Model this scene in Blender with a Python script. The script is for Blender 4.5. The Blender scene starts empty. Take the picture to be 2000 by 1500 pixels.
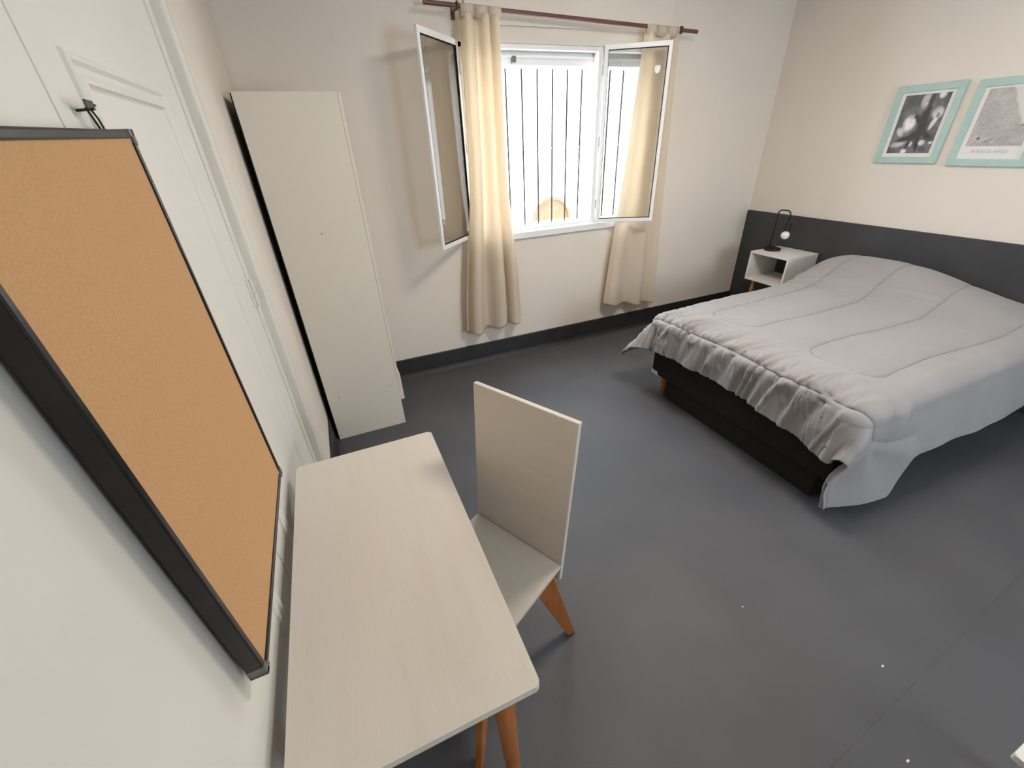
import bpy, bmesh, math, random
import numpy as np
from mathutils import Vector, Matrix
random.seed(3)
S = bpy.context.scene
COL = S.collection

# ------------------------------------------------------------------ camera
cd = bpy.data.cameras.new('camera'); cam = bpy.data.objects.new('camera', cd); COL.objects.link(cam)
right = Vector((0.91805007, -0.39424402, -0.04190131))
down = Vector((-0.23207159, -0.44868442, -0.86303249))
fwd = Vector((0.32144493, 0.80203114, -0.5034076))
M = Matrix((right, -down, -fwd)).transposed().to_4x4()
M.translation = Vector((0, 0, 1.75))
cam.matrix_world = M
cd.sensor_width = 36; cd.lens = 805.57 / 2000 * 36; cd.clip_start = .02
S.camera = cam

# ------------------------------------------------------------------ world and light
W = bpy.data.worlds.new('sky'); S.world = W; W.use_nodes = True
bg = W.node_tree.nodes['Background']
bg.inputs[0].default_value = (0.76, 0.87, 1.0, 1); bg.inputs[1].default_value = 15

def area(name, loc, direction, sx, sy, power, color=(1, 1, 1), portal=False):
    l = bpy.data.lights.new(name, 'AREA'); l.shape = 'RECTANGLE'; l.size = sx; l.size_y = sy
    l.energy = power; l.color = color
    o = bpy.data.objects.new(name, l); COL.objects.link(o)
    o.location = loc; o.rotation_euler = Vector(direction).to_track_quat('-Z', 'Y').to_euler()
    if portal: l.cycles.is_portal = True
    return o
area('window_portal', (1.84, 3.60, 1.74), (0, -1, 0), 1.62, 1.32, 1, portal=True)
area('added_rear_fill_portal', (2.6, -2.32, 1.6), (0, 1, 0), 1.2, 1.2, 1, portal=True)  # portal for the unseen rear opening, added to bring in fill light
sl_ = bpy.data.lights.new('sun', 'SUN'); sl_.energy = 7; sl_.angle = .01; sl_.color = (1, .95, .88)
so_ = bpy.data.objects.new('sun', sl_); COL.objects.link(so_); so_.rotation_euler = Vector((.25, .55, -1.0)).to_track_quat('-Z', 'Y').to_euler()
area('added_overhead_fill', (1.9, 1.35, 2.86), (0, 0, -1), .6, .6, 45, (1.0, .90, .79))  # unseen warm overhead fill, added to brighten the room

S.view_settings.view_transform = 'Standard'; S.view_settings.look = 'None'
S.view_settings.gamma = 1; S.view_settings.use_curve_mapping = False
S.view_settings.exposure = 0.0

# ------------------------------------------------------------------ materials
def mat(name, col, rough=.6, col2=None, scale=8, stretch=(1, 1, 1), bump=0, bscale=60, metal=0, spec=.5, detail=3, bstretch=None, trans=None, sheen=0, contrast=(.35, .65)):
    m = bpy.data.materials.new(name); m.use_nodes = True
    nt = m.node_tree; b = nt.nodes['Principled BSDF']
    b.inputs['Base Color'].default_value = (*col, 1); b.inputs['Roughness'].default_value = rough
    b.inputs['Metallic'].default_value = metal; b.inputs['Specular IOR Level'].default_value = spec
    if sheen: b.inputs['Sheen Weight'].default_value = sheen
    tc = nt.nodes.new('ShaderNodeTexCoord')
    def noise(sc, st, det):
        mp = nt.nodes.new('ShaderNodeMapping'); mp.inputs['Scale'].default_value = st
        n = nt.nodes.new('ShaderNodeTexNoise'); n.inputs['Scale'].default_value = sc; n.inputs['Detail'].default_value = det
        nt.links.new(tc.outputs['Object'], mp.inputs[0]); nt.links.new(mp.outputs[0], n.inputs['Vector']); return n
    if col2:
        n = noise(scale, stretch, detail); r = nt.nodes.new('ShaderNodeValToRGB')
        r.color_ramp.elements[0].position = contrast[0]; r.color_ramp.elements[1].position = contrast[1]
        r.color_ramp.elements[0].color = (*col, 1); r.color_ramp.elements[1].color = (*col2, 1)
        nt.links.new(n.outputs['Fac'], r.inputs[0]); nt.links.new(r.outputs[0], b.inputs['Base Color'])
        colout = r.outputs[0]
    else: colout = None
    if bump:
        n = noise(bscale, bstretch or (1, 1, 1), 3); bp = nt.nodes.new('ShaderNodeBump')
        bp.inputs['Strength'].default_value = bump; bp.inputs['Distance'].default_value = .004
        nt.links.new(n.outputs['Fac'], bp.inputs['Height']); nt.links.new(bp.outputs[0], b.inputs['Normal'])
    if trans:
        t = nt.nodes.new('ShaderNodeBsdfTranslucent'); t.inputs[0].default_value = (*trans[:3], 1)
        mx = nt.nodes.new('ShaderNodeMixShader'); mx.inputs[0].default_value = trans[3]
        nt.links.new(b.outputs[0], mx.inputs[1]); nt.links.new(t.outputs[0], mx.inputs[2])
        nt.links.new(mx.outputs[0], nt.nodes['Material Output'].inputs[0])
    return m

m_wall = mat('cream_wall_paint', (.735, .675, .60), .75, (.765, .705, .63), 1.6, bump=.15, bscale=35)
m_doorp = mat('door_gloss_paint', (.72, .695, .63), .5, (.75, .725, .66), 2.0, bump=.08, bscale=20)
m_ceil = mat('ceiling_paint', (.80, .77, .71), .9, (.82, .79, .73), 2)
m_floor = mat('dark_grey_vinyl', (.072, .073, .081), .55, (.087, .087, .094), 2.2, bump=.12, bscale=240, spec=.5)
m_seamf = mat('vinyl_seam_filler', (.045, .045, .048), .6, (.07, .07, .075), 14, contrast=(.45, .55))
m_base = mat('charcoal_cove_base', (.020, .020, .022), .5, (.028, .027, .028), 6)
m_frame = mat('white_window_enamel', (.80, .80, .80), .35, (.83, .83, .82), 6)
m_bar = mat('dark_iron_bar', (.010, .010, .012), .7, (.016, .015, .016), 20)
m_rod = mat('brown_painted_rod', (.11, .045, .035), .45, (.15, .065, .05), 25, stretch=(.2, 1, 1))
m_curt = mat('cream_cotton_curtain', (.79, .715, .61), .9, (.82, .745, .64), 5, bump=.25, bscale=420, trans=(.95, .84, .69, .45))
m_lam = mat('white_laminate', (.72, .67, .58), .5, (.735, .685, .595), 3, bump=.04, bscale=90)
m_edge = mat('laminate_edge_band', (.80, .76, .68), .45, (.82, .78, .70), 5)
m_wash = mat('whitewashed_pine', (.70, .645, .575), .5, (.675, .615, .545), 3.5, stretch=(7, .7, 7), bump=.08, bscale=28, bstretch=(14, .6, 6), contrast=(.42, .75))
m_washe = mat('whitewashed_edge', (.80, .76, .70), .5, (.76, .71, .64), 10)
m_wood = mat('oiled_orange_wood', (.36, .115, .028), .38, (.46, .17, .045), 7, stretch=(6, 6, .7), bump=.12, bscale=30, bstretch=(5, 5, .6))
m_cork = mat('cork_sheet', (.52, .285, .125), .85, (.57, .325, .15), 240, bump=.25, bscale=500, detail=4)
m_alu = mat('dark_anodised_frame', (.008, .007, .007), .32, (.013, .012, .012), 12, spec=.35)
m_plas = mat('grey_plastic_corner', (.13, .125, .12), .45, (.15, .145, .14), 20)
m_wire = mat('dark_steel_wire', (.03, .028, .027), .4, (.06, .055, .05), 60, metal=.5)
m_hbd = mat('anthracite_headboard', (.038, .038, .041), .55, (.048, .047, .049), 3, bump=.12, bscale=150)
m_blk = mat('black_bed_fabric', (.006, .006, .006), .9, (.010, .010, .010), 40, bump=.2, bscale=300)
m_matt = mat('white_mattress_ticking', (.55, .54, .52), .9, (.6, .59, .57), 30)
m_comf = mat('grey_comforter_fabric', (.29, .275, .272), .62, (.31, .295, .29), 2.5, bump=.12, bscale=420, sheen=.25)
m_seam = mat('seam_thread_and_shade', (.05, .048, .05), .8, (.08, .076, .08), 30)  # stitch line with the groove's shadow put into its dark colour
m_white = mat('white_painted_mdf', (.76, .74, .70), .5, (.79, .77, .73), 6)
m_lampb = mat('black_lamp_metal', (.008, .008, .008), .4, (.013, .013, .013), 20)
m_bulb = mat('frosted_bulb_glass', (.86, .85, .82), .15, (.89, .88, .85), 20)
m_mint = mat('mint_picture_frame', (.40, .55, .51), .55, (.43, .58, .54), 14)
m_paper = mat('white_picture_paper', (.74, .72, .68), .6, (.77, .75, .71), 10)
m_ink = mat('grey_print_ink', (.46, .44, .41), .7, (.50, .48, .45), 20)
m_fac = mat('pale_street_facade', (.80, .78, .72), .9, (.85, .83, .78), 1.5)
m_oak = mat('varnished_arch_door', (.085, .030, .006), .6, (.11, .042, .009), 4)
m_dk = mat('dark_gap', (.01, .009, .008), .9, (.014, .012, .01), 10)
m_screw = mat('screw_head', (.09, .075, .06), .5, (.12, .10, .08), 30)

def glass(name, tint, refl=.07):
    m = bpy.data.materials.new(name); m.use_nodes = True; nt = m.node_tree
    nt.nodes.remove(nt.nodes['Principled BSDF'])
    t = nt.nodes.new('ShaderNodeBsdfTransparent'); t.inputs[0].default_value = (*tint, 1)
    g = nt.nodes.new('ShaderNodeBsdfGlossy'); g.inputs['Roughness'].default_value = .02
    f0 = nt.nodes.new('ShaderNodeLayerWeight'); f0.inputs[0].default_value = .5; f1 = nt.nodes.new('ShaderNodeMath'); f1.operation = 'POWER'; f1.inputs[1].default_value = 4; nt.links.new(f0.outputs['Facing'], f1.inputs[0]); f = nt.nodes.new('ShaderNodeMath'); f.operation = 'MULTIPLY_ADD'; f.inputs[1].default_value = .7; f.inputs[2].default_value = .04; nt.links.new(f1.outputs[0], f.inputs[0])
    n = nt.nodes.new('ShaderNodeTexNoise'); n.inputs['Scale'].default_value = 3
    b = nt.nodes.new('ShaderNodeBump'); b.inputs['Strength'].default_value = .03
    nt.links.new(n.outputs['Fac'], b.inputs['Height']); nt.links.new(b.outputs[0], g.inputs['Normal'])
    mx = nt.nodes.new('ShaderNodeMixShader')
    nt.links.new(f.outputs[0], mx.inputs[0]); nt.links.new(t.outputs[0], mx.inputs[1]); nt.links.new(g.outputs[0], mx.inputs[2])
    nt.links.new(mx.outputs[0], nt.nodes['Material Output'].inputs[0]); return m
m_glass = glass('window_glass', (.90, .90, .89))
m_sglass = glass('grey_tinted_glass', (.80, .78, .75))  # left leaf's pane, tinted darker than the other panes

def print_mat(name):
    m = bpy.data.materials.new(name); m.use_nodes = True; nt = m.node_tree; b = nt.nodes['Principled BSDF']
    a = nt.nodes.new('ShaderNodeVertexColor'); a.layer_name = 'Col'
    nt.links.new(a.outputs[0], b.inputs['Base Color']); b.inputs['Roughness'].default_value = .5; return m
m_print = print_mat('photo_print')

# ------------------------------------------------------------------ object helpers
MW = {}
def thing(name, label, cat, loc=(0, 0, 0), rotz=0, group=None):
    o = bpy.data.objects.new(name, None); COL.objects.link(o)
    o.empty_display_size = .1
    o.location = loc; o.rotation_euler = (0, 0, rotz)
    MW[o.name] = Matrix.Translation(loc) @ Matrix.Rotation(rotz, 4, 'Z')
    o['label'] = label; o['category'] = cat
    if group: o['group'] = group
    return o
def rootmat(p):
    while p.parent: p = p.parent
    return MW.get(p.name, Matrix())
def obj(name, bm, m, parent=None, smooth=False, base=None, local=False):
    """bm in world coordinates (or in the thing's own when local) -> ONE mesh object"""
    me = bpy.data.meshes.new(name)
    if isinstance(bm, bmesh.types.BMesh):
        bmesh.ops.recalc_face_normals(bm, faces=bm.faces)
        bm.to_mesh(me); bm.free()
    else:
        me.from_pydata(bm[0], [], bm[1])
    o = bpy.data.objects.new(name, me); COL.objects.link(o)
    if parent:
        o.parent = parent
        if not local: me.transform(rootmat(parent).inverted())
    elif base is not None:
        me.transform(Matrix.Translation(-Vector(base))); o.location = base
        MW[o.name] = Matrix.Translation(base)
    me.materials.append(m)
    if smooth: me.polygons.foreach_set('use_smooth', [True] * len(me.polygons))
    me.update()
    return o
def tag(o, label, cat, group=None, kind=None):
    if label: o['label'] = label
    if cat: o['category'] = cat
    if group: o['group'] = group
    if kind: o['kind'] = kind
    return o
def struct(name, bm, m, parent=None, **k):
    o = obj(name, bm, m, parent, **k)
    if not parent: o['kind'] = 'structure'
    return o
def sroot(name, loc=(0, 0, 0)):
    o = bpy.data.objects.new(name, None); COL.objects.link(o); o.location = loc
    MW[o.name] = Matrix.Translation(loc); o['kind'] = 'structure'; return o

def bm_new(): return bmesh.new()
def add_box(bm, x0, x1, y0, y1, z0, z1, bev=0, seg=2, mtx=None):
    t = bmesh.new(); bmesh.ops.create_cube(t, size=1)
    for v in t.verts:
        v.co = Vector(((x0 + x1) / 2 + v.co.x * (x1 - x0), (y0 + y1) / 2 + v.co.y * (y1 - y0), (z0 + z1) / 2 + v.co.z * (z1 - z0)))
    if bev: bmesh.ops.bevel(t, geom=list(t.edges), offset=bev, segments=seg, affect='EDGES', profile=.5)
    if mtx: t.transform(mtx)
    me = bpy.data.meshes.new('t'); t.to_mesh(me); t.free(); bm.from_mesh(me); bpy.data.meshes.remove(me)
    return bm
def box(*a, **k): return add_box(bm_new(), *a, **k)
def add_tube(bm, pts, r, n=12, caps=True, radii=None):
    pts = [Vector(p) for p in pts]; rings = []
    up = None
    for i, p in enumerate(pts):
        d = (pts[min(i + 1, len(pts) - 1)] - pts[max(i - 1, 0)]).normalized()
        if up is None:
            up = d.orthogonal().normalized()
        else:
            up = (up - d * up.dot(d)).normalized()
        s = d.cross(up); rr = radii[i] if radii else r
        rings.append([bm.verts.new(p + (up * math.cos(2 * math.pi * k / n) + s * math.sin(2 * math.pi * k / n)) * rr) for k in range(n)])
    for a, b in zip(rings, rings[1:]):
        for k in range(n): bm.faces.new((a[k], a[(k + 1) % n], b[(k + 1) % n], b[k]))
    if caps: bm.faces.new(rings[0][::-1]); bm.faces.new(rings[-1])
    return bm
def tube(*a, **k): return add_tube(bm_new(), *a, **k)
def add_lathe(bm, prof, c, n=24, mtx=None):
    vs = []
    for r, z in prof:
        vs.append([bm.verts.new(Vector((c[0] + r * math.cos(2 * math.pi * k / n), c[1] + r * math.sin(2 * math.pi * k / n), c[2] + z))) for k in range(n)])
    for a, b in zip(vs, vs[1:]):
        for k in range(n): bm.faces.new((a[k], a[(k + 1) % n], b[(k + 1) % n], b[k]))
    bm.faces.new(vs[0][::-1]); bm.faces.new(vs[-1]); return bm
def lathe(*a, **k): return add_lathe(bm_new(), *a, **k)
def hexa(c):
    """closed solid from 8 corners: bottom loop of 4, then top loop of 4"""
    bm = bm_new(); v = [bm.verts.new(p) for p in c]
    for f in ((3, 2, 1, 0), (4, 5, 6, 7), (0, 1, 5, 4), (1, 2, 6, 5), (2, 3, 7, 6), (3, 0, 4, 7)): bm.faces.new([v[i] for i in f])
    return bm
def bevel_all(bm, off, seg=2):
    bmesh.ops.bevel(bm, geom=list(bm.edges), offset=off, segments=seg, affect='EDGES', profile=.5); return bm
def wall_with_hole(axis, c0, c1, u0, u1, z0, z1, holes):
    """slab between c0 and c1 on 'x' or 'y', spanning u and z, with rectangular holes (u0,u1,z0,z1): one welded mesh"""
    us = sorted({u0, u1, *[h[0] for h in holes], *[h[1] for h in holes]}); zs = sorted({z0, z1, *[h[2] for h in holes], *[h[3] for h in holes]})
    bm = bm_new()
    for a, b in zip(us, us[1:]):
        for c, d in zip(zs, zs[1:]):
            if any(h[0] <= a and b <= h[1] and h[2] <= c and d <= h[3] for h in holes): continue
            if axis == 'y': add_box(bm, a, b, c0, c1, c, d)
            else: add_box(bm, c0, c1, a, b, c, d)
    bmesh.ops.remove_doubles(bm, verts=bm.verts, dist=1e-5)
    seen = {}
    for f in bm.faces: seen.setdefault(tuple(round(x, 4) for x in f.calc_center_median()), []).append(f)
    bmesh.ops.delete(bm, geom=[f for l in seen.values() if len(l) > 1 for f in l], context='FACES')
    return bm

# ------------------------------------------------------------------ numpy noise
def vnoise(x, y, seed=0):
    xi = np.floor(x).astype(int); yi = np.floor(y).astype(int); fx = x - xi; fy = y - yi
    fx = fx * fx * (3 - 2 * fx); fy = fy * fy * (3 - 2 * fy)
    def h(a, b):
        n = (a * 374761393 + b * 668265263 + seed * 974634777) & 0x7fffffff
        n = ((n ^ (n >> 13)) * 1274126177) & 0x7fffffff
        return ((n ^ (n >> 16)) & 0xffff) / 65535.0
    return (h(xi, yi) * (1 - fx) + h(xi + 1, yi) * fx) * (1 - fy) + (h(xi, yi + 1) * (1 - fx) + h(xi + 1, yi + 1) * fx) * fy
def sstep(a, b, x):
    t = np.clip((x - a) / (b - a), 0, 1); return t * t * (3 - 2 * t)
def grid_faces(nu, nv):
    i = np.arange(nu - 1)[:, None] * nv + np.arange(nv - 1)[None, :]
    i = i.ravel(); return np.stack([i, i + nv, i + nv + 1, i + 1], 1).tolist()

# ================================================================== THE SETTING
XN = -.306
XL, XR, YW, YB, ZC = -.36, 4.11, 3.318, -2.2, 2.95
WX0, WX1, WZ0, WZ1 = 1.06, 2.62, 1.10, 2.345
fl = struct('floor', box(XL - .2, XR + .2, YB - .2, YW + .3, -.1, 0), m_floor)
struct('vinyl_seam', box(-.25, 2.1, -.0008, .0008, 0, .0004, mtx=Matrix.Translation((1.3, .12, 0)) @ Matrix.Rotation(math.radians(3.8), 4, 'Z')), m_seamf, fl)
struct('ceiling', box(XL - .2, XR + .2, YB - .2, YW + .3, ZC, ZC + .1), m_ceil)
wlm = box(XL - .2, XL, YB, YW, 0, ZC); add_box(wlm, XL, XN, 2.03, YW, 0, ZC); add_box(wlm, XL, XN, YB, -.53, 0, ZC); add_box(wlm, XL, XN, -.53, 2.03, 2.72, ZC)
struct('wall_left', wlm, m_wall)
struct('wall_right', box(XR, XR + .2, YB, YW, 0, ZC), m_wall)
struct('wall_back', wall_with_hole('y', YW, YW + .24, XL - .2, XR + .2, 0, ZC, [(WX0, WX1, WZ0, WZ1)]), m_wall)
struct('wall_front', wall_with_hole('y', YB - .15, YB, XL - .2, XR + .2, 0, ZC, [(2.0, 3.2, 1.0, 2.2)]), m_wall)  # the opening is an addition behind the camera, letting in fill light
# coved dark skirting: upright band with a small flare at the floor
def skirting(name, p0, p1, n, h=.178):
    """p0->p1 along the wall foot, n = direction into the room"""
    prof = [(0, 0), (.030, 0), (.028, .005), (.020, .018), (.014, .038), (.012, h - .004), (.009, h), (0, h)]
    bm = bm_new(); L = []
    for P in (p0, p1):
        L.append([bm.verts.new(Vector((P[0] + n[0] * a, P[1] + n[1] * a, z))) for a, z in prof])
    k = len(prof)
    for i in range(k): bm.faces.new((L[0][i], L[0][(i + 1) % k], L[1][(i + 1) % k], L[1][i]))
    bm.faces.new(L[0]); bm.faces.new(L[1][::-1])
    return struct(name, bm, m_base)
skirting('baseboard_back', (XL, YW), (XR, YW), (0, -1))
skirting('baseboard_right', (XR, YB), (XR, -.31), (-1, 0))
skirting('baseboard_left', (XN, 2.04), (XN, YW), (1, 0))
# shallow box above the window (roller shutter housing)
struct('trim_1', box(1.12, 2.79, YW - .022, YW, 2.435, ZC, bev=.004), m_wall)

# ---- painted-over double door in the left wall
dr = sroot('door_1', (XL, 1.0, 0))
DX = XL
for nm, a, b in (('door_leaf', -.43, .996), ('door_leaf', 1.001, 1.93)):
    struct(nm, box(DX - .001, DX + .010, a, b, .0, 2.6, bev=.002), m_doorp, dr)
def moulding(y0, y1, z0, z1):
    prof = [(0, 0), (.003, .006), (.008, .009), (.014, .008), (.022, .003), (.032, .003), (.040, .007), (.047, .007), (.052, .002), (.056, 0)]
    bm = bm_new(); rings = []
    for d, h in prof:
        rings.append([bm.verts.new((DX + .010 + h, y, z)) for y, z in ((y0 + d, z0 + d), (y1 - d, z0 + d), (y1 - d, z1 - d), (y0 + d, z1 - d))])
    for a, b in zip(rings, rings[1:]):
        for k in range(4): bm.faces.new((a[k], a[(k + 1) % 4], b[(k + 1) % 4], b[k]))
    return bm
for a, b, zt in ((1.115, 1.715, 1.925), (-.22, .86, 1.66)):
    struct('panel_moulding', moulding(a, b, .22, zt), m_doorp, dr)
# casing with stepped profile
def casing(y, s):
    bm = bm_new()
    add_box(bm, DX, DX + .018, y, y + s * .05, 0, 2.72, bev=.004) if s > 0 else add_box(bm, DX, DX + .018, y + s * .05, y, 0, 2.72, bev=.004)
    a, b = sorted((y + s * .048, y + s * .105)); add_box(bm, DX, DX + .054, a, b, 0, 2.72, bev=.012, seg=4)
    return bm
struct('door_casing', casing(1.93, 1), m_doorp, dr); struct('door_casing', casing(-.43, -1), m_doorp, dr)
# painted-over hinge
hb = bm_new()
for z0, z1 in ((1.215, 1.268), (1.274, 1.325)): add_tube(hb, [(DX + .022, 1.928, z0), (DX + .022, 1.928, z1)], .008, 10)
add_box(hb, DX + .009, DX + .0165, 1.90, 1.93, 1.215, 1.325, bev=.002)
struct('hinge', hb, m_doorp, dr)

# ---- window: frame, two open sashes, fixed end lights, bars outside
win = sroot('window_1', (1.84, YW, WZ0))
f = bm_new()
FY0, FY1 = YW + .01, YW + .07
add_box(f, WX0, WX1, FY0, FY1, WZ0, WZ0 + .035, bev=.003); add_box(f, WX0, WX1, FY0, FY1, WZ1 - .03, WZ1, bev=.003)
add_box(f, WX0, WX0 + .03, FY0, FY1, WZ0, WZ1, bev=.003); add_box(f, WX1 - .03, WX1, FY0, FY1, WZ0, WZ1, bev=.003)
struct('window_frame', f, m_frame, win)
for x in (1.345, 2.185):
    g = bm_new(); add_box(g, x - .026, x + .026, FY0 - .006, FY1, WZ0, WZ1, bev=.004); add_box(g, x - .006, x + .006, FY0 - .014, FY0, WZ0 + .02, WZ1 - .02, bev=.002)
    struct('mullion', g, m_frame, win)
h = bm_new(); add_box(h, WX0, WX1, FY1 + .01, FY1 + .15, WZ1 - .11, WZ1, bev=.004); add_box(h, WX0, WX1, FY1 - .004, FY1 + .012, WZ1 - .068, WZ1 - .056, bev=.002)
struct('shutter_head', h, m_frame, win)
sl = bm_new(); add_box(sl, WX0 - .04, WX1 + .0, YW - .022, YW + .012, WZ0 - .045, WZ0 + .006, bev=.004); add_box(sl, WX0, WX1, YW, YW + .24, WZ0 - .004, WZ0 + .012, bev=.003)
struct('window_sill', sl, m_frame, win)
rl = bm_new()
for yy in (.09, .115, .14): add_box(rl, WX0, WX1, YW + yy, YW + yy + .006, WZ0 + .01, WZ0 + .03, bev=.001)
struct('shutter_track', rl, m_frame, win)
for x0, x1 in ((WX0 + .03, 1.319), (2.211, WX1 - .03)):
    struct('pane', box(x0, x1, YW + .038, YW + .042, WZ0 + .035, WZ1 - .03), m_glass, win)
struct('cable_box', box(1.475, 1.505, YW + .055, YW + .09, WZ1 - .10, WZ1 - .06, bev=.003), m_plas, win)
def sash(name, hx, ang, w, side, z0=1.112, z1=2.352):
    """hinge at (hx, YW), leaf of width w turned by ang into the room; side = +1 opens towards +x"""
    t = sroot(name, (hx, YW - .004, z0))
    R = Matrix.Translation((hx, YW - .004, 0)) @ Matrix.Rotation(ang, 4, 'Z')
    st = .028; b = bm_new(); th = .020
    add_box(b, 0, w, -th, 0, z0, z0 + .032, bev=.003, mtx=R); add_box(b, 0, w, -th, 0, z1 - .034, z1, bev=.003, mtx=R)
    add_box(b, 0, st, -th, 0, z0 + .03, z1 - .03, bev=.003, mtx=R); add_box(b, w - st, w, -th, 0, z0 + .03, z1 - .03, bev=.003, mtx=R)
    struct('sash_frame', b, m_frame, t)
    gk = bm_new()
    for a in ((st, w - st, z0 + .030, z0 + .0345), (st, w - st, z1 - .0365, z1 - .032), (st, st + .003, z0 + .03, z1 - .03), (w - st - .003, w - st, z0 + .03, z1 - .03)):
        add_box(gk, a[0], a[1], -th - .0006, -.001, a[2], a[3], mtx=R)
    struct('gasket', gk, m_dk, t)
    struct('pane', box(st + .001, w - st - .001, -.012, -.008, z0 + .033, z1 - .035, mtx=R), m_sglass if side < 0 else m_glass, t)
    hg = bm_new()
    for z in (z0 + .15, (z0 + z1) / 2, z1 - .15): add_tube(hg, [R @ Vector((-.006, .002, z - .035)), R @ Vector((-.006, .002, z + .035))], .007, 10)
    struct('hinge', hg, m_frame, t)
    return t, R
wr, RR = sash('window_2', 2.205, math.atan2(-.236, .425), .487, 1)
struct('latch', box(.462, .478, -.030, -.018, 1.50, 1.60, bev=.003, mtx=RR), m_frame, wr)
# left leaf swings the other way: hinge at x=1.06
t = math.atan2(-.343, -.343)
wl, RL = sash('window_3', 1.062, t, .487, -1)
# white shield-shaped sticker on the right pane
bm = bm_new(); P = [(-.02, .02), (.02, .02), (.02, -.004), (.013, -.017), (0, -.023), (-.013, -.017), (-.02, -.004)]
va = [bm.verts.new(RR @ Vector((.395 + x, -.0135, 2.185 + z * 1.15))) for x, z in P]; vb = [bm.verts.new(RR @ Vector((.395 + x, -.0121, 2.185 + z * 1.15))) for x, z in P]
bm.faces.new(va); bm.faces.new(vb[::-1])
for k in range(7): bm.faces.new((va[k], vb[k], vb[(k + 1) % 7], va[(k + 1) % 7]))
st_ = obj('sticker', bm, m_frame, base=tuple(RR @ Vector((.395, -.013, 2.16)))); tag(st_, 'small white shield shaped sticker on the glass of the right window leaf', 'sticker')
# security bars
gr = thing('window_grille', 'iron security grille of slim upright bars outside the window', 'grille', (1.84, YW + .27, WZ0 - .1))
for k in range(12):
    x = 1.10 + k * .135
    o = obj('bar', tube([(x, YW + .27, WZ0 - .1), (x, YW + .27, WZ1 + .05)], .0075, 8), m_bar, gr)
for z in (WZ0 - .06, 1.70, WZ1 + .02):
    obj('rail', box(1.05, 2.65, YW + .264, YW + .276, z - .004, z + .004), m_fac if z > 1.2 and z < 2 else m_bar, gr)

# ---- the building across the street
bl = thing('building', 'bright pale building across the street with an arched wooden doorway', 'building', (6, 12, -3.2))
fb = bm_new()
obj('facade', wall_with_hole('y', 12.0, 12.6, -6, 20, -3.2, 5.0, [(5.80, 6.95, -3.2, -.32)]), m_fac, bl)
def fan(cx, z, r, y0, y1, r_in=0):
    bm = bm_new(); n = 20; A = []; B = []
    pts = [(cx + r * math.cos(math.pi * k / n), z + r * math.sin(math.pi * k / n)) for k in range(n + 1)]
    if r_in: pts += [(cx + r_in * math.cos(math.pi * k / n), z + r_in * math.sin(math.pi * k / n)) for k in range(n, -1, -1)]
    A = [bm.verts.new((x, y0, zz)) for x, zz in pts]; B = [bm.verts.new((x, y1, zz)) for x, zz in pts]
    bm.faces.new(A); bm.faces.new(B[::-1])
    for k in range(len(pts)): bm.faces.new((A[k], B[k], B[(k + 1) % len(pts)], A[(k + 1) % len(pts)]))
    return bm
obj('fanlight', fan(6.375, -.32, .56, 11.96, 12.02), m_oak, bl)
obj('arch_moulding', fan(6.375, -.32, .64, 11.92, 12.0, .56), m_oak, bl)
db = bm_new(); add_box(db, 5.80, 6.37, 12.05, 12.1, -3.2, -.34); add_box(db, 6.38, 6.95, 12.05, 12.1, -3.2, -.34)
obj('street_door', db, m_fac, bl)
pv = obj('street', box(-8, 22, 3.6, 12.0, -3.4, -3.2), m_fac, base=(6, 8, -3.3)); tag(pv, None, None, kind='structure'); pv.name = 'ground'

# ---- curtain rod with brackets
rod = thing('curtain_rod', 'thin reddish brown curtain rod above the window', 'curtain rod', (1.9, YW - .1, 2.46))
RZ = lambda x: 2.5045 - (x - .83) * .0322
obj('pole', tube([(.835, YW - .1, RZ(.835)), (2.975, YW - .1, RZ(2.975))], .0125, 14), m_rod, rod)
for x in (1.045, 2.815):
    b = bm_new(); z = RZ(x)
    add_tube(b, [(x, YW, z - .012), (x, YW - .085, z - .012)], .007, 10)
    add_box(b, x - .014, x + .014, YW - .004, YW, z - .05, z + .03, bev=.002)
    pts = [(x, YW - .1 + .019 * math.cos(a), z + .019 * math.sin(a)) for a in np.linspace(0, 2 * math.pi, 20)]
    add_tube(b, pts, .006, 8)
    obj('bracket', b, m_rod, rod)

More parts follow.
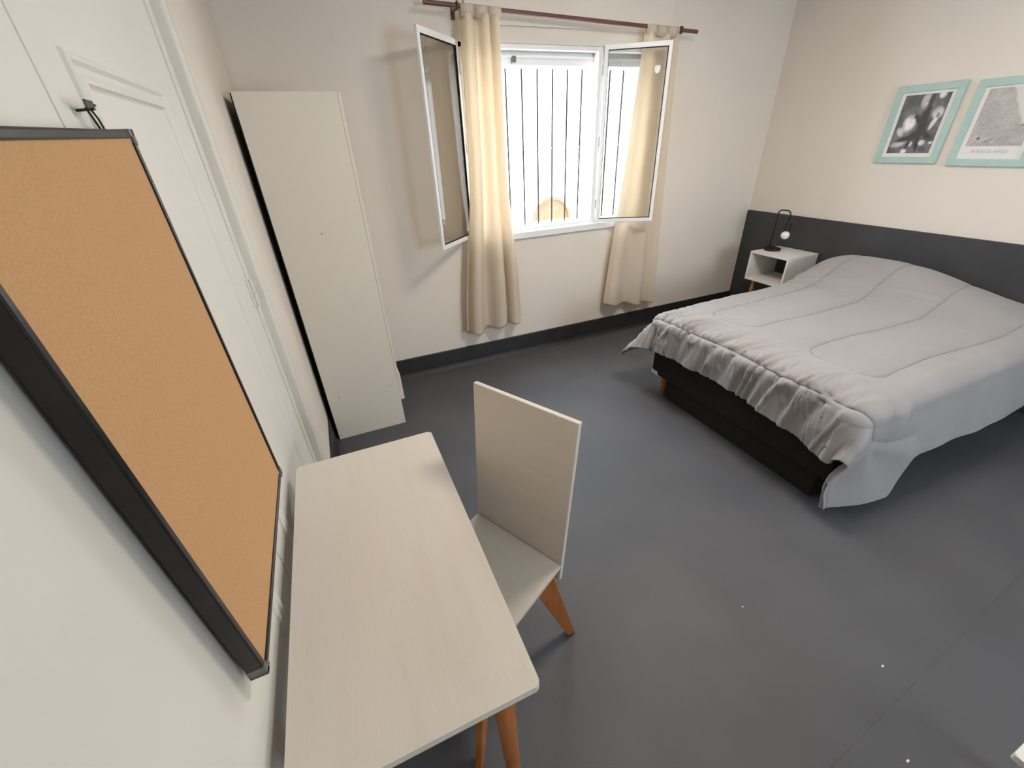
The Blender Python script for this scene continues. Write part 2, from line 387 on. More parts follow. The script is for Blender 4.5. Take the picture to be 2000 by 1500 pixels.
# ---- curtains
def curtain(name, label, xt, xb, zb, amp, nf, seed, shape=None, tabs=3, ph=0):
    nu, nv = 150, 110
    u = np.linspace(0, 1, nu)[:, None] * np.ones((1, nv)); v = np.ones((nu, 1)) * np.linspace(0, 1, nv)[None, :]
    mid = (xt[0] + xt[1]) / 2
    ztop = np.vectorize(RZ)(xt[0] + (xt[1] - xt[0]) * u) - .028
    zbot = zb[0] + (zb[1] - zb[0]) * u + .012 * np.sin(u * nf * 2 * math.pi + 1.0)
    z = ztop + (zbot - ztop) * v
    e = sstep(0, 1, v) if shape is None else shape(v)
    x0 = xt[0] + (xb[0] - xt[0]) * e; x1 = xt[1] + (xb[1] - xt[1]) * e
    x = x0 + (x1 - x0) * u
    uu = u + .05 * np.sin(2 * math.pi * (u * 1.3 + seed)) + .03 * (vnoise(u * 3, v * 2.5, seed) - .5)
    phs = uu * nf * 2 * math.pi + ph
    w = np.sin(phs); w = np.sign(w) * np.abs(w) ** .9
    a = amp * (.55 + .45 * v) * (.75 + .5 * vnoise(u * 4, v * 1.6, seed + 5))
    y = YW - .1 + a * w + .012 * (vnoise(u * 6, v * 8, seed + 2) - .5) * v
    x = x + .35 * a * np.cos(phs) * np.minimum(1, np.minimum(u, 1 - u) * 8)
    y = np.minimum(y, YW - .02)
    V = np.stack([x, y, z], 2).reshape(-1, 3)
    root = thing(name, label, 'curtain', ((xb[0] + xb[1]) / 2, YW - .1, min(zb)), group=None)
    o = obj('curtain_panel', (V.tolist(), grid_faces(nu, nv)), m_curt, root, smooth=True)
    s = o.modifiers.new('thickness', 'SOLIDIFY'); s.thickness = .0015
    # tabs looped over the rod
    wtab = .05
    for k in range(tabs):
        cx = xt[0] + (xt[1] - xt[0]) * (k + .5) / tabs; zc = RZ(cx); r = .0155; b = bm_new(); L = []
        pr = [(YW - .1 - r, zc - .05)] + [(YW - .1 + r * math.cos(q), zc + r * math.sin(q)) for q in np.linspace(math.pi, 0, 10)] + [(YW - .1 + r, zc - .05)]
        hw = (xt[1] - xt[0]) / tabs * .49
        for yy, zz in pr: L.append((b.verts.new((cx - hw, yy, zz)), b.verts.new((cx + hw, yy, zz))))
        for p, q in zip(L, L[1:]): b.faces.new((p[0], p[1], q[1], q[0]))
        q = obj('tab', b, m_curt, root, smooth=True); s = q.modifiers.new('thickness', 'SOLIDIFY'); s.thickness = .002
    # bottom hem band
    return root
curtain('curtain', 'long cream cotton curtain hanging at the left of the window', (1.06, 1.335), (.905, 1.435), (.325, .375), .052, 3.1, 3, shape=lambda v: .25 * v + .75 * sstep(.35, 1, v), ph=.4)
curtain('curtain', 'shorter looking cream curtain behind the open right window leaf', (2.49, 2.79), (2.30, 2.875), (.345, .275), .036, 2.3, 8, shape=lambda v: .75 * v + .25 * sstep(.3, 1, v), ph=2.2)

# ================================================================== WARDROBE
wd = thing('wardrobe', 'tall narrow white laminate wardrobe seen from its side panel', 'wardrobe', (-.03, 2.97, 0))
wx0, wx1, wy0, wy1, wz = -.268, .195, 2.634, 3.27, 2.010
obj('side_panel', box(wx0, wx1, wy0, wy0 + .016, 0, wz, bev=.0015), m_lam, wd)
obj('side_panel', box(wx0, wx1, wy1 - .016, wy1, 0, wz, bev=.0015), m_lam, wd)
obj('top_panel', box(wx0, wx1, wy0 + .016, wy1 - .016, wz - .016, wz), m_lam, wd)
obj('bottom_panel', box(wx0, wx1 - .02, wy0 + .016, wy1 - .016, .05, .066), m_lam, wd)
obj('back_panel', box(wx0 - .006, wx0, wy0 + .004, wy1 - .004, .004, wz - .004), m_dk, wd)
dm = (wy0 + wy1) / 2
for a, b in ((wy0 + .002, dm - .0015), (dm + .0015, wy1 - .002)):
    o = obj('door', box(wx1 + .001, wx1 + .017, a, b, .60, wz - .004, bev=.0015), m_lam, wd)
    hy = dm - .03 if a < dm - .1 else dm + .03
    obj('handle', box(wx1 + .017, wx1 + .036, hy - .005, hy + .005, 1.24, 1.37, bev=.003), m_frame, o)
for z0, z1, ex in ((.405, .585, 0), (.20, .395, .010)):
    o = obj('drawer', box(wx1 + .001, wx1 + .017 + ex, wy0 + .002, wy1 - .002, z0, z1, bev=.0015), m_lam, wd)
    obj('handle', box(wx1 + .017 + ex, wx1 + .030 + ex, dm - .06, dm + .06, (z0 + z1) / 2 - .005, (z0 + z1) / 2 + .005, bev=.003), m_frame, o)
obj('plinth', box(wx1 - .03, wx1 - .014, wy0 + .016, wy1 - .016, 0, .05), m_lam, wd)
for x, z in ((-.04, 1.36), (-.20, .33), (.14, .33), (-.255, .03), (.18, .03)):
    b = bm_new(); add_lathe(b, [(.0035, 0), (.0035, .001)], (0, 0, 0), 10)
    b.transform(Matrix.Translation((x, wy0, z)) @ Matrix.Rotation(math.pi / 2, 4, 'X')); obj('screw', b, m_screw, wd)

# ================================================================== DESK
dk = thing('desk', 'whitewashed narrow wooden desk with rounded corners against the left wall', 'desk', (-.06, .89, 0))
def rounded_slab(x0, x1, y0, y1, z0, z1, r, n=6, bev=.002):
    bm = bm_new(); P = []
    for cx, cy, a0 in ((x1 - r, y1 - r, 0), (x0 + r, y1 - r, 90), (x0 + r, y0 + r, 180), (x1 - r, y0 + r, 270)):
        for k in range(n + 1):
            a = math.radians(a0 + 90 * k / n); P.append((cx + r * math.cos(a), cy + r * math.sin(a)))
    A = [bm.verts.new((x, y, z0)) for x, y in P]; B = [bm.verts.new((x, y, z1)) for x, y in P]
    bm.faces.new(A[::-1]); top = bm.faces.new(B)
    for k in range(len(P)): bm.faces.new((A[k], A[(k + 1) % len(P)], B[(k + 1) % len(P)], B[k]))
    bmesh.ops.bevel(bm, geom=list(top.edges), offset=bev, segments=2, affect='EDGES')
    return bm
obj('desktop', rounded_slab(-.313, .192, .394, 1.397, .728, .750, .014), m_wash, dk)
def splay_leg(top, foot, rt, rb, n=10):
    P = [Vector(top).lerp(Vector(foot), k / 6) for k in range(7)]
    return tube(P, rt, n, radii=[rt + (rb - rt) * k / 6 for k in range(7)])
for sx, sy in ((1, -1), (1, 1), (-1, -1), (-1, 1)):
    cx, cy = -.06 + sx * .180, .895 + sy * .435
    obj('leg', splay_leg((cx, cy, .728), (cx + sx * .010, cy + sy * .022, 0), .029, .017), m_wood, dk, smooth=True)
ap = bm_new()
add_box(ap, -.25, .13, .49, .51, .69, .728)
obj('cleat', ap, m_wood, dk); obj('cleat', box(-.25, .13, 1.28, 1.30, .69, .728), m_wood, dk)

# ================================================================== CHAIR
th_ = math.radians(28)
n2 = Vector((math.cos(th_), math.sin(th_), 0)); e2 = Vector((-math.sin(th_), math.cos(th_), 0))   # n2: backwards, e2: towards the window
B0 = Vector((.386, .994, 0))                        # middle of the seat's back edge
ch = thing('chair', 'white plywood chair with a plain slab back pushed under the desk', 'chair', tuple(B0 - n2 * .2), th_)
def CP(b, s, z): return B0 + n2 * b + e2 * s + Vector((0, 0, z))
hw = .200
obj('seat', hexa([CP(-.40, -hw, .432), CP(0, -hw, .432), CP(0, hw, .432), CP(-.40, hw, .432), CP(-.40, -hw, .450), CP(0, -hw, .450), CP(0, hw, .450), CP(-.40, hw, .450)]), m_wash, ch)
t0, t1 = .0, .060
bk = hexa([CP(t0 - .006, -hw, .366), CP(t0 + .012, -hw, .366), CP(t0 + .012, hw, .366), CP(t0 - .006, hw, .366),
           CP(t1 - .0, -hw - .013, 1.035), CP(t1 + .018, -hw - .013, 1.035), CP(t1 + .018, hw + .013, 1.035), CP(t1 - .0, hw + .013, 1.035)])
obj('backrest', bevel_all(bk, .0025), m_wash, ch)
def flat_leg(b, s, db, ds):
    """flat tapered board under the seat, splayed outwards diagonally"""
    top = CP(b, s, .432); ft = CP(b + db, s + ds, 0); d = (n2 * db + e2 * ds).normalized(); o = d.cross(Vector((0, 0, 1)))
    w0, w1, k0, k1 = .048, .017, .012, .011
    return bevel_all(hexa([ft - d * w1 - o * k1, ft + d * w1 - o * k1, ft + d * w1 + o * k1, ft - d * w1 + o * k1,
                 top - d * w0 - o * k0, top + d * w0 - o * k0, top + d * w0 + o * k0, top - d * w0 + o * k0]), .003)
for b, s, db, ds in ((-.065, -.150, .108, -.080), (-.065, .150, .108, .080), (-.350, -.160, -.150, -.060), (-.350, .160, -.150, .060)):
    obj('leg', flat_leg(b, s, db, ds), m_wood, ch)

# ================================================================== CORK BOARD
cb = thing('cork_board', 'large cork notice board with a dark frame hanging on the left wall', 'notice board', (-.33, .93, .84))
cy0, cy1, cz0, cz1 = .574, 1.178, .904, 1.804
cx0, cx1 = -.336, -.306
CBR = Matrix.Translation((0, cy1, cz0)) @ Matrix.Rotation(math.radians(1.7), 4, 'X') @ Matrix.Translation((0, -cy1, -cz0))
obj('cork_sheet', box(cx0 + .004, cx1 - .004, cy0 + .006, cy1 - .006, cz0 + .006, cz1 - .006, mtx=CBR), m_cork, cb)
obj('backing', box(cx0 - .002, cx0 + .003, cy0 + .004, cy1 - .004, cz0 + .004, cz1 - .004, mtx=CBR), m_dk, cb)
fw = .014
for nm, a in (('frame_rail', (cx0, cx1, cy0 + .02, cy1 - .02, cz1 - fw, cz1)), ('frame_rail', (cx0, cx1, cy0 + .02, cy1 - .02, cz0, cz0 + fw)),
              ('frame_rail', (cx0, cx1, cy0, cy0 + fw, cz0 + .02, cz1 - .02)), ('frame_rail', (cx0, cx1, cy1 - fw, cy1, cz0 + .02, cz1 - .02))):
    obj(nm, box(*a, bev=.003, seg=3, mtx=CBR), m_alu, cb)
for yy, sy in ((cy0, 1), (cy1, -1)):
    for zz, sz in ((cz0, 1), (cz1, -1)):
        b = bm_new()
        ya, yb = sorted((yy - sy * .0015, yy + sy * .022)); za, zb_ = sorted((zz - sz * .0015, zz + sz * .0115))
        add_box(b, cx0 - .001, cx1 + .002, ya, yb, za, zb_, bev=.002, mtx=CBR)
        ya, yb = sorted((yy - sy * .0015, yy + sy * .0115)); za, zb_ = sorted((zz - sz * .0015, zz + sz * .026))
        add_box(b, cx0 - .001, cx1 + .002, ya, yb, za, zb_, bev=.002, mtx=CBR)
        obj('corner_cap', b, m_plas, cb)
# hanging loop that reaches up to the wall hook
obj('hanging_loop', tube([(-.330, 1.100, cz1 - .012), (-.330, 1.090, 1.818), (-.331, 1.076, 1.834), (-.334, 1.068, 1.834), (-.333, 1.078, 1.816), (-.331, 1.090, cz1 - .012)], .0018, 8), m_wire, cb)
hk = thing('wall_hook', 'small dark metal hook above the cork board', 'hook', (XL + .012, 1.07, 1.83))
b = bm_new(); add_tube(b, [(XL + .009, 1.072, 1.830), (XL + .036, 1.072, 1.832)], .0022, 8); obj('screw', b, m_wire, hk)
b = bm_new(); add_box(b, XL + .030, XL + .033, 1.056, 1.090, 1.831, 1.845, bev=.001, mtx=None); add_lathe(b, [(.0055, 0), (.0055, .003)], (XL + .030, 1.090, 1.837), 12)
obj('plate', b, m_wire, hk)

# ================================================================== HEADBOARD
hbx = box(XR - .022, XR - .001, -.30, YW - .002, .0, 1.045, bev=.002)
hb_ = obj('headboard', hbx, m_hbd, base=(XR - .012, 1.5, 0)); tag(hb_, 'wide flat anthracite headboard panel on the right wall behind bed', 'headboard')

# ================================================================== BED
bed = thing('bed', 'low double bed base with black fabric sides and wooden legs', 'bed', (3.07, 1.5, 0))
bx0, bx1, by0, by1 = 2.07, 4.075, .84, 2.215
b = bm_new(); add_box(b, bx0, bx1, by0, by1, .155, .37, bev=.018, seg=3); obj('box_base', b, m_blk, bed, smooth=False)
obj('under_bed_drawer', box(bx0 + .02, bx1 - .1, by0 + .06, by1 - .155, .004, .158, bev=.006), m_blk, bed)
b = bm_new(); add_box(b, bx0 + .01, bx1 - .005, by0 + .01, by1 - .01, .37, .575, bev=.035, seg=4); obj('mattress', b, m_blk, bed, smooth=False)
for x, y in ((bx0 + .085, by1 - .07), (bx0 + .10, by0 + .10), (bx1 - .1, by1 - .07), (bx1 - .1, by0 + .07), (3.07, by1 - .07), (3.07, by0 + .07)):
    obj('leg', lathe([(.019, 0), (.021, .004), (.032, .158)], (x, y, 0), 18), m_wood, bed, smooth=False)
for sy, y in ((1, by1),):
    q = box(bx0 - .003, bx0 + .075, min(y - sy * .075, y + sy * .003), max(y - sy * .075, y + sy * .003), .150, .192, bev=.012, seg=3)
    o = obj('corner_guard', q, m_white, bed); o['label'] = 'white corner guard'
for y in (1.15, 1.88):
    b = bm_new(); add_box(b, 3.68, 4.02, y - .27, y + .27, .577, .665, bev=.04, seg=5)
    p = obj('pillow', b, m_matt, base=(3.85, y, .577), smooth=True)
    tag(p, 'pillow hidden under the comforter at the window side' if y > 1.5 else 'pillow hidden under the comforter away from the window', 'pillow', 'pillows under the comforter')

# ---- comforter: a cloth draped over the bed, quilted and gathered
CX0, CX1, CY0, CY1, RAD = 2.045, 4.075, .795, 2.265, .075     # drape box
def top_z(x, y):
    hump = sstep(3.35, 3.85, x) * (1 - .35 * sstep(3.93, 4.09, x))
    side = sstep(.72, 1.80, y) * (1 - sstep(2.1, 2.45, y))
    z = .612 + .165 * hump * side + .035 * hump
    z += .018 * np.sin((x - 2.0) * 1.5) * sstep(2.1, 2.5, x)
    z += .022 * sstep(.8, 1.1, y) * (1 - sstep(1.95, 2.25, y))
    return z
def drape(p, q):
    ix = CX0 + RAD; iy0 = CY0 + RAD; iy1 = CY1 - RAD
    dx = np.maximum(0, ix - p); dyr = np.maximum(0, iy0 - q); dyl = np.maximum(0, q - iy1)
    dx = dx * (1 - .72 * sstep(.04, .34, dyr))
    dy = np.maximum(dyr, dyl); sg = np.where(dyr > 0, -1.0, 1.0)
    d = np.hypot(dx, dy) + 1e-9
    ux, uy = -dx / d, sg * dy / d
    arc = RAD * math.pi / 2
    th = np.minimum(d, arc) / RAD; ex = np.maximum(0, d - arc)
    cornerL = np.where(dyl > 0, (dx * dyl) / (d * d) * 2, 0)     # 0..1 strongest at 45 degrees
    cornerR = np.where(dyr > 0, (dx * dyr) / (d * d) * 2, 0)
    slope = .06 + .62 * np.clip(cornerL, 0, 1) ** .8 + .10 * np.clip(cornerR, 0, 1)
    slope = slope + np.where(dyr > 0, .13, 0)
    out = RAD * np.sin(th) + ex * np.sin(np.arctan(slope))
    dn = RAD * (1 - np.cos(th)) + ex * np.cos(np.arctan(slope))
    cx = np.maximum(p, ix); cy = np.clip(q, iy0, iy1)
    x = cx + ux * out; y = cy + uy * out
    x = x - .10 * sstep(.08, .35, dyr) * sstep(2.42, 2.02, p)
    y = y + .115 * sstep(.15, .5, dyr) * sstep(2.45, 2.05, p)
    z = top_z(x if np.isscalar(x) else np.maximum(x, ix - .05), np.clip(y, iy0 - .1, iy1 + .1)) - dn
    # folds in the hanging part
    hang = np.clip(ex / .2, 0, 1)
    s = np.where(dy > dx, p, q) * 1.0
    wv = np.sin(s * 21 + 2.5 * vnoise(p * 3, q * 3, 4)) * .010 * hang * np.where(dyr > dx, .25, 1) + .03 * (vnoise(p * 3.2 + 9, q * 3.2, 11) - .5) * hang
    x = x + ux * wv; y = y + uy * wv
    # cloth meeting the floor spreads outwards
    under = np.maximum(0, .03 - z); z = np.where(z < .03, .03 + .010 * vnoise(p * 20, q * 20, 2), z)
    x = x + ux * under * .25; y = y + uy * under * .6
    return x, y, z
# quilting lines in cloth coordinates (p along the bed, q across)
def serp(qa, qb, xt, xe):
    r = .11; P = [(xe, qa)] + [(x, qa) for x in np.linspace(xe, xt + r, 30)]
    c = [(xt + r - r * math.sin(a), qa + (r - r * math.cos(a)) * np.sign(qb - qa)) for a in np.linspace(0, math.pi / 2, 8)]
    P += c; m = [(x, qb + (qa - qb) * 0) for x in ()]
    P += [(xt, y) for y in np.linspace(qa + np.sign(qb - qa) * r, qb - np.sign(qb - qa) * r, 8)[1:-1]]
    P += [(xt + r - r * math.cos(a), qb - np.sign(qb - qa) * (r - r * math.sin(a))) for a in np.linspace(0, math.pi / 2, 8)]
    P += [(x, qb) for x in np.linspace(xt + r, xe, 30)]
    return [(x, y + .018 * math.sin(x * 4.1 + y * 3)) for x, y in P]
lines = [serp(2.03, 1.67, 2.33, 3.98), serp(1.31, .95, 2.33, 3.98)]
foot_q = np.linspace(.905, 2.50, 60)
lines.append([(2.055 + .006 * math.sin(y * 9), y) for y in foot_q])                       # seam along the foot edge
lines.append([(2.06, .90), (2.07, .86), (2.09, .80), (2.12, .73), (2.17, .67), (2.25, .63), (2.34, .60), (2.5, .585)])
lines.append([(1.74, 2.215), (1.85, 2.212), (2.0, 2.210)])
def dist_poly(P, Q, line):
    d = np.full(P.shape, 9.0); L = np.array(line)
    for a, b in zip(L, L[1:]):
        ab = b - a; l2 = ab @ ab + 1e-12
        t_ = np.clip(((P - a[0]) * ab[0] + (Q - a[1]) * ab[1]) / l2, 0, 1)
        d = np.minimum(d, np.hypot(P - a[0] - t_ * ab[0], Q - a[1] - t_ * ab[1]))
    return d
NU, NV = 460, 520
s_ = np.linspace(0, 1, NU)[:, None] * np.ones((1, NV)); t_ = np.ones((NU, 1)) * np.linspace(0, 1, NV)[None, :]
PA = CX0 + RAD - .285                                      # hem at the foot
PP = CX1 - s_ * (CX1 - PA)
Rext = .425 + .185 * (1 - sstep(2.36, 2.52, PP)); Lext = .40 + .03 * np.sin(PP * 5)
qa = CY0 + RAD - Rext; qb = CY1 - RAD + Lext
QQ = qa + (qb - qa) * t_
PP = PP - .05 * (1 - sstep(.9, 1.5, QQ)) * sstep(.8, 1, s_) * 1.0
X, Y, Z = drape(PP, QQ)
dmin = np.full(PP.shape, 9.0)
for L in lines: dmin = np.minimum(dmin, dist_poly(PP, QQ, L))
h = .015 * (1 - .75 * sstep(3.55, 3.95, PP)) * (1 - np.exp(-dmin / .035)) - .006 * np.exp(-(dmin / .006) ** 2)
# gathers either side of the foot seam
ds = PP - 2.055
win_ = sstep(.80, .95, QQ) * (1 - .6 * sstep(2.3, 2.45, QQ))
gw = np.exp(-np.abs(np.where(ds > 0, ds / .12, ds / .35))) * win_
g1 = vnoise(QQ * 24 + PP * 5, PP * 3.2, 21); g2 = vnoise(QQ * 44 - PP * 8, PP * 6, 22)
g3 = vnoise(QQ * 13 + PP * 7, PP * 2.2, 25)
h = h + gw * (.036 * (.6 - np.abs(2 * g1 - 1) ** .6 * 1.3) + .014 * (.5 - np.abs(2 * g2 - 1) ** .7) + .022 * (g3 - .5)) * np.clip(np.abs(ds) / .02, .15, 1)
# short cross wrinkles on the top along the quilting channels
cw = vnoise(PP * 16 + QQ * 4, QQ * 4.5, 31); msk = sstep(.45, .8, vnoise(PP * 2.2, QQ * 3, 33)) * sstep(2.1, 2.4, PP) * (1 - sstep(3.5, 3.8, PP)) * sstep(.9, 1.0, QQ)
h = h + .017 * msk * (.5 - np.abs(2 * cw - 1) ** .7)
h = h + .010 * (vnoise(PP * 3, QQ * 3, 40) - .5) + .004 * (vnoise(PP * 9, QQ * 9, 41) - .5)
# creases in the hanging right corner
dc = np.hypot(PP - 2.17, QQ - .72)
h = h + .022 * np.exp(-((PP - 2.30) / .05) ** 2 - ((QQ - .72) / .09) ** 2) - .012 * np.exp(-((PP - 2.24) / .03) ** 2 - ((QQ - .72) / .10) ** 2)
h = h + .010 * np.sin(np.arctan2(PP - 2.18, .64 - QQ) * 7) * sstep(.66, .5, QQ) * (1 - sstep(2.4, 2.6, PP)) * (PP < 2.6)
A = np.stack([X, Y, Z], 2); du = np.gradient(A, axis=0); dv = np.gradient(A, axis=1)
N = np.cross(du, dv); N /= np.linalg.norm(N, axis=2, keepdims=True) + 1e-9
if N[NU // 3, NV // 2, 2] < 0: N = -N
A = A + N * h[..., None]
A[..., 2] = np.maximum(A[..., 2], .012); A[..., 0] = np.minimum(A[..., 0], 4.083)
surf = A.copy(); surfN = N
cf = thing('comforter', 'grey quilted comforter draped over the double bed', 'comforter', (3.05, 1.5, .575))
co = obj('cover', (A.reshape(-1, 3).tolist(), grid_faces(NU, NV)), m_comf, cf, smooth=True)
sm = co.modifiers.new('thickness', 'SOLIDIFY'); sm.thickness = .010; sm.offset = -1 if True else 1
def on_cloth(p, q):
    """surface point for cloth coordinates by nearest grid sample"""
    k = np.argmin((PP - p) ** 2 + (QQ - q) ** 2); i, j = divmod(k, NV)
    return surf[i, j] + surfN[i, j] * .001
for L in lines[:4]:
    L2 = []
    for a, b in zip(L, L[1:]):
        n = max(1, int(math.hypot(a[0] - b[0], a[1] - b[1]) / .018))
        L2 += [(a[0] + (b[0] - a[0]) * k / n, a[1] + (b[1] - a[1]) * k / n) for k in range(n)]
    pts = [on_cloth(*c) for c in L2]; pp = [pts[0]]
    for c in pts[1:]:
        if np.linalg.norm(c - pp[-1]) > .006: pp.append(c)
    pp = np.array(pp); k = np.array([.25, .5, .25])
    for _ in range(2): pp[1:-1] = pp[:-2] * .25 + pp[1:-1] * .5 + pp[2:] * .25
    obj('quilting_seam', tube([tuple(c) for c in pp], .0026, 6), m_seam, cf, smooth=True)

# ================================================================== NIGHTSTAND AND LAMP
ns = thing('nightstand', 'small white open cube nightstand on wooden legs beside the bed', 'nightstand', (3.875, 2.66, 0))
nx0, nx1, ny0, ny1, nz0, nz1, tk = 3.692, 4.078, 2.462, 2.858, .492, .760, .018
for nm, a in (('top_panel', (nx0, nx1, ny0, ny1, nz1 - tk, nz1)), ('bottom_panel', (nx0, nx1, ny0, ny1, nz0, nz0 + tk)),
              ('side_panel', (nx0, nx1, ny0, ny0 + tk, nz0 + tk, nz1 - tk)), ('side_panel', (nx0, nx1, ny1 - tk, ny1, nz0 + tk, nz1 - tk))):
    obj(nm, box(*a, bev=.0012), m_white, ns)
for sx in (-1, 1):
    for sy in (-1, 1):
        x, y = 3.885 + sx * .13, 2.66 + sy * .13
        obj('leg', splay_leg((x, y, .492), (x + sx * .03, y + sy * .03, 0), .020, .011), m_wood, ns, smooth=True)
lp = thing('table_lamp', 'black bent tube table lamp with a bare white bulb on nightstand', 'lamp', (3.87, 2.77, nz1))
obj('base', lathe([(.070, 0), (.073, .003), (.073, .016), (.069, .020)], (3.87, 2.775, nz1), 32), m_lampb, lp)
P = [(3.895, 2.826, nz1 + .012), (3.895, 2.826, .95), (3.895, 2.826, 1.075)]
for a in np.linspace(0, math.pi / 2, 7)[1:]: P.append((3.895, 2.826 - .04 * (1 - math.cos(a)), 1.075 + .04 * math.sin(a)))
for a in np.linspace(0, math.pi / 2, 7): P.append((3.895, 2.742 - .04 * math.sin(a), 1.115 - .04 * (1 - math.cos(a))))
P += [(3.895, 2.702, 1.02)]
obj('pole', tube(P, .0062, 10), m_lampb, lp, smooth=True)
so = obj('socket', lathe([(.007, .082), (.022, .076), (.026, .070), (.027, .0)], (3.895, 2.702, .945), 20), m_lampb, lp)
prof = [(.013, .952), (.015, .945)] + [(.037 * math.sin(a), .905 + .037 * math.cos(a)) for a in np.linspace(.5, math.pi - .08, 14)]
obj('bulb', lathe([(r, z) for r, z in prof], (3.895, 2.702, 0), 24), m_bulb, lp, smooth=True)

# ================================================================== PICTURES
def print_mesh(x, y_left, y_right, z0, z1, fn, nu=110, nv=150):
    u = np.linspace(0, 1, nu)[:, None] * np.ones((1, nv)); v = np.ones((nu, 1)) * np.linspace(0, 1, nv)[None, :]
    V = np.stack([np.full(u.shape, x), y_left + (y_right - y_left) * u, z1 + (z0 - z1) * v], 2).reshape(-1, 3)
    return V, grid_faces(nu, nv), fn(u, v)
def blob(u, v, cu, cv, ru, rv, rot=0, soft=1.0):
    c, s = math.cos(rot), math.sin(rot); a = (u - cu) * c + (v - cv) * s; b = -(u - cu) * s + (v - cv) * c
    return np.clip(1.35 - ((a / ru) ** 2 + (b / rv) ** 2), 0, 1) ** soft
def dancers(u, v):
    g = .07 + .13 * vnoise(u * 3, v * 4, 3) ** 1.5 + .05 * vnoise(u * 9, v * 11, 4)
    def mix(m, val):
        nonlocal g; g = g * (1 - m) + val * m
    mix(blob(u, v, .50, .10, .10, .13, .2), .52); mix(blob(u, v, .82, .02, .08, .07), .65); mix(blob(u, v, .62, .12, .06, .16), .06)
    mix(blob(u, v, .30, .48, .15, .14, -.7), .78); mix(blob(u, v, .16, .62, .07, .10, -.9), .6)
    mix(blob(u, v, .86, .32, .12, .10), .72); mix(blob(u, v, .84, .48, .05, .13, .4), .8); mix(blob(u, v, .88, .36, .04, .05), .25)
    mix(blob(u, v, .20, .84, .17, .055, -.15), .6); mix(blob(u, v, .50, .84, .04, .05), .8); mix(blob(u, v, .62, .82, .03, .04), .75)
    mix(blob(u, v, .75, .82, .08, .05), .62); mix(blob(u, v, .95, .82, .05, .025), .65); mix(blob(u, v, .40, .97, .07, .05), .75)
    g = g * (.72 + .5 * vnoise(u * 6, v * 8, 17)) * (.85 + .3 * vnoise(u * 15, v * 19, 18))
    # two figures leaning together
    for a in ((.64, .24, .055, .045, 0), (.60, .36, .10, .13, .25), (.62, .52, .12, .14, -.1), (.42, .37, .055, .040, 0), (.50, .44, .09, .05, .6),
              (.55, .68, .20, .09, -.35), (.35, .74, .26, .05, -.22), (.62, .78, .05, .14, .1), (.44, .84, .045, .10, .35), (.80, .70, .12, .05, .5)):
        mix(blob(u, v, *a), .035)
    mix(blob(u, v, .66, .90, .03, .09), .01); mix(blob(u, v, .80, .93, .10, .04), .08)
    return np.stack([g * 1.02, g * .97, g * .97], 2)
def treetop(u, v):
    g = .30 + .10 * vnoise(u * 5, v * 6, 7) + .09 * vnoise(u * 22, v * 26, 8) + .06 * vnoise(u * 50, v * 60, 9)
    sky = sstep(-.03, .05, u - (.42 + .62 * v) - .06 * (vnoise(u * 9, v * 9, 12) - .5)) * (v < .62)
    g = g * (1 - sky) + .66 * sky
    def mix(m, val):
        nonlocal g; g = g * (1 - m) + val * m
    mix(blob(u, v, .86, .50, .025, .12, -.15), .12); mix(blob(u, v, .93, .62, .12, .012, -.35), .04)
    mix(blob(u, v, .20, .86, .14, .05, .1), .50); mix(blob(u, v, .18, .86, .035, .03), .14); mix(blob(u, v, .55, .80, .30, .05, -.1), .42)
    mix(blob(u, v, .38, .90, .12, .008, -.4), .12); mix(blob(u, v, .85, .90, .12, .06), .46)
    return np.stack([g * 1.02, g * .97, g * .90], 2)
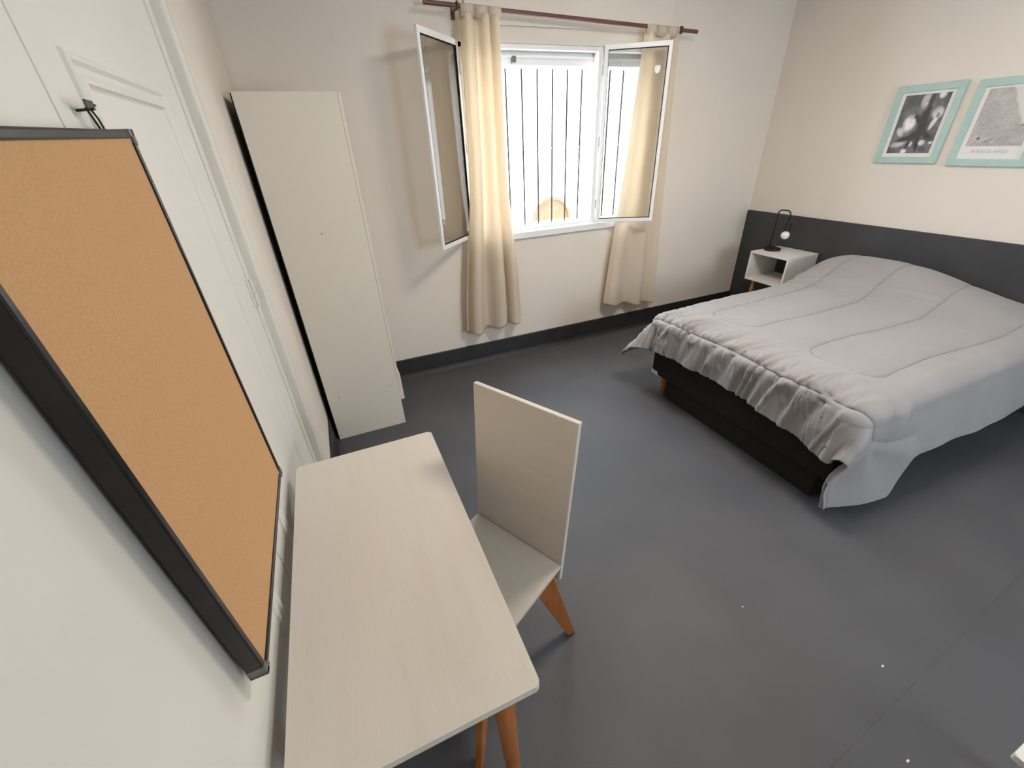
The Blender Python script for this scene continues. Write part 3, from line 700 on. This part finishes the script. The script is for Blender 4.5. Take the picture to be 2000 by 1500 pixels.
def picture(label, ya, yb, z0, z1, fn, caption):
    t = thing('framed_picture', label, 'picture', (XR, (ya + yb) / 2, z0), group=None)
    fwid = .042; b = bm_new()                               # ya > yb (ya is the left side seen from the room)
    add_box(b, XR - .020, XR - .001, yb, ya, z1 - fwid, z1, bev=.003); add_box(b, XR - .020, XR - .001, yb, ya, z0, z0 + fwid, bev=.003)
    add_box(b, XR - .020, XR - .001, ya - fwid, ya, z0 + fwid - .003, z1 - fwid + .003, bev=.003); add_box(b, XR - .020, XR - .001, yb, yb + fwid, z0 + fwid - .003, z1 - fwid + .003, bev=.003)
    obj('frame', b, m_mint, t)
    obj('mount', box(XR - .010, XR - .002, yb + fwid - .002, ya - fwid + .002, z0 + fwid - .002, z1 - fwid + .002), m_paper, t)
    mg = .024; lo = z0 + fwid + (mg if not caption else .075)
    V, F, Cc = print_mesh(XR - .0106, ya - fwid - mg, yb + fwid + mg, lo, z1 - fwid - (.018 if not caption else .012), fn)
    o = obj('photograph', (V.tolist(), F), m_print, t)
    ca = o.data.color_attributes.new('Col', 'FLOAT_COLOR', 'POINT')
    flat = np.ones((len(V), 4)); flat[:, :3] = Cc.reshape(-1, 3); ca.data.foreach_set('color', flat.ravel())
    if caption:
        cu = bpy.data.curves.new('caption', 'FONT'); cu.body = caption; cu.size = .025; cu.align_x = 'CENTER'; cu.extrude = .0003; cu.space_character = 1.12
        tmp = bpy.data.objects.new('tmp', cu); COL.objects.link(tmp)
        me = bpy.data.meshes.new_from_object(tmp); bpy.data.objects.remove(tmp)
        me.transform(Matrix(((0, 0, -1, XR - .0108), (-1, 0, 0, (ya + yb) / 2 + .005), (0, 1, 0, lo - .038), (0, 0, 0, 1))))
        bm = bm_new(); bm.from_mesh(me); obj('caption', bm, m_ink, t)
    return t
picture('mint framed black and white photo of two dancers on the right wall', 2.287, 1.884, 1.498, 1.988, dancers, '')
picture('mint framed grey photo of treetops with a printed caption beneath', 1.823, 1.415, 1.487, 1.977, treetop, 'BUENOS AIRES')

# ================================================================== SMALL THINGS
sd = thing('side_table', 'corner of a white low table at the lower right edge', 'table', (1.36, -.24, 0))
obj('tabletop', rounded_slab(1.158, 1.56, -.44, -.075, .482, .500, .006), m_white, sd)
for x, y in ((1.22, -.14), (1.50, -.14), (1.22, -.38), (1.50, -.38)):
    obj('leg', splay_leg((x, y, .482), (x + (.03 if x > 1.3 else -.0), y - .0, 0), .017, .011), m_wood, sd, smooth=True)
def fleck(x, y, r, label):
    b = bm_new(); n = 7; pts = [(x + r * (1 + .3 * math.sin(k * 2.1)) * math.cos(2 * math.pi * k / n), y + .55 * r * math.sin(2 * math.pi * k / n)) for k in range(n)]
    A_ = [b.verts.new((px, py, .0)) for px, py in pts]; B_ = [b.verts.new((px, py, .0012)) for px, py in pts]
    b.faces.new(A_[::-1]); b.faces.new(B_)
    for k in range(n): b.faces.new((A_[k], A_[(k + 1) % n], B_[(k + 1) % n], B_[k]))
    tag(obj('paper_scrap', b, m_paper, base=(x, y, 0)), label, 'scrap')
fleck(1.528, .218, .006, 'tiny white paper scrap on the floor farther from the camera edge')
fleck(1.301, .018, .006, 'tiny white paper scrap on the floor at the bottom edge of the photo')
fleck(1.25, .598, .004, 'smallest pale scrap on the floor between chair and bed')
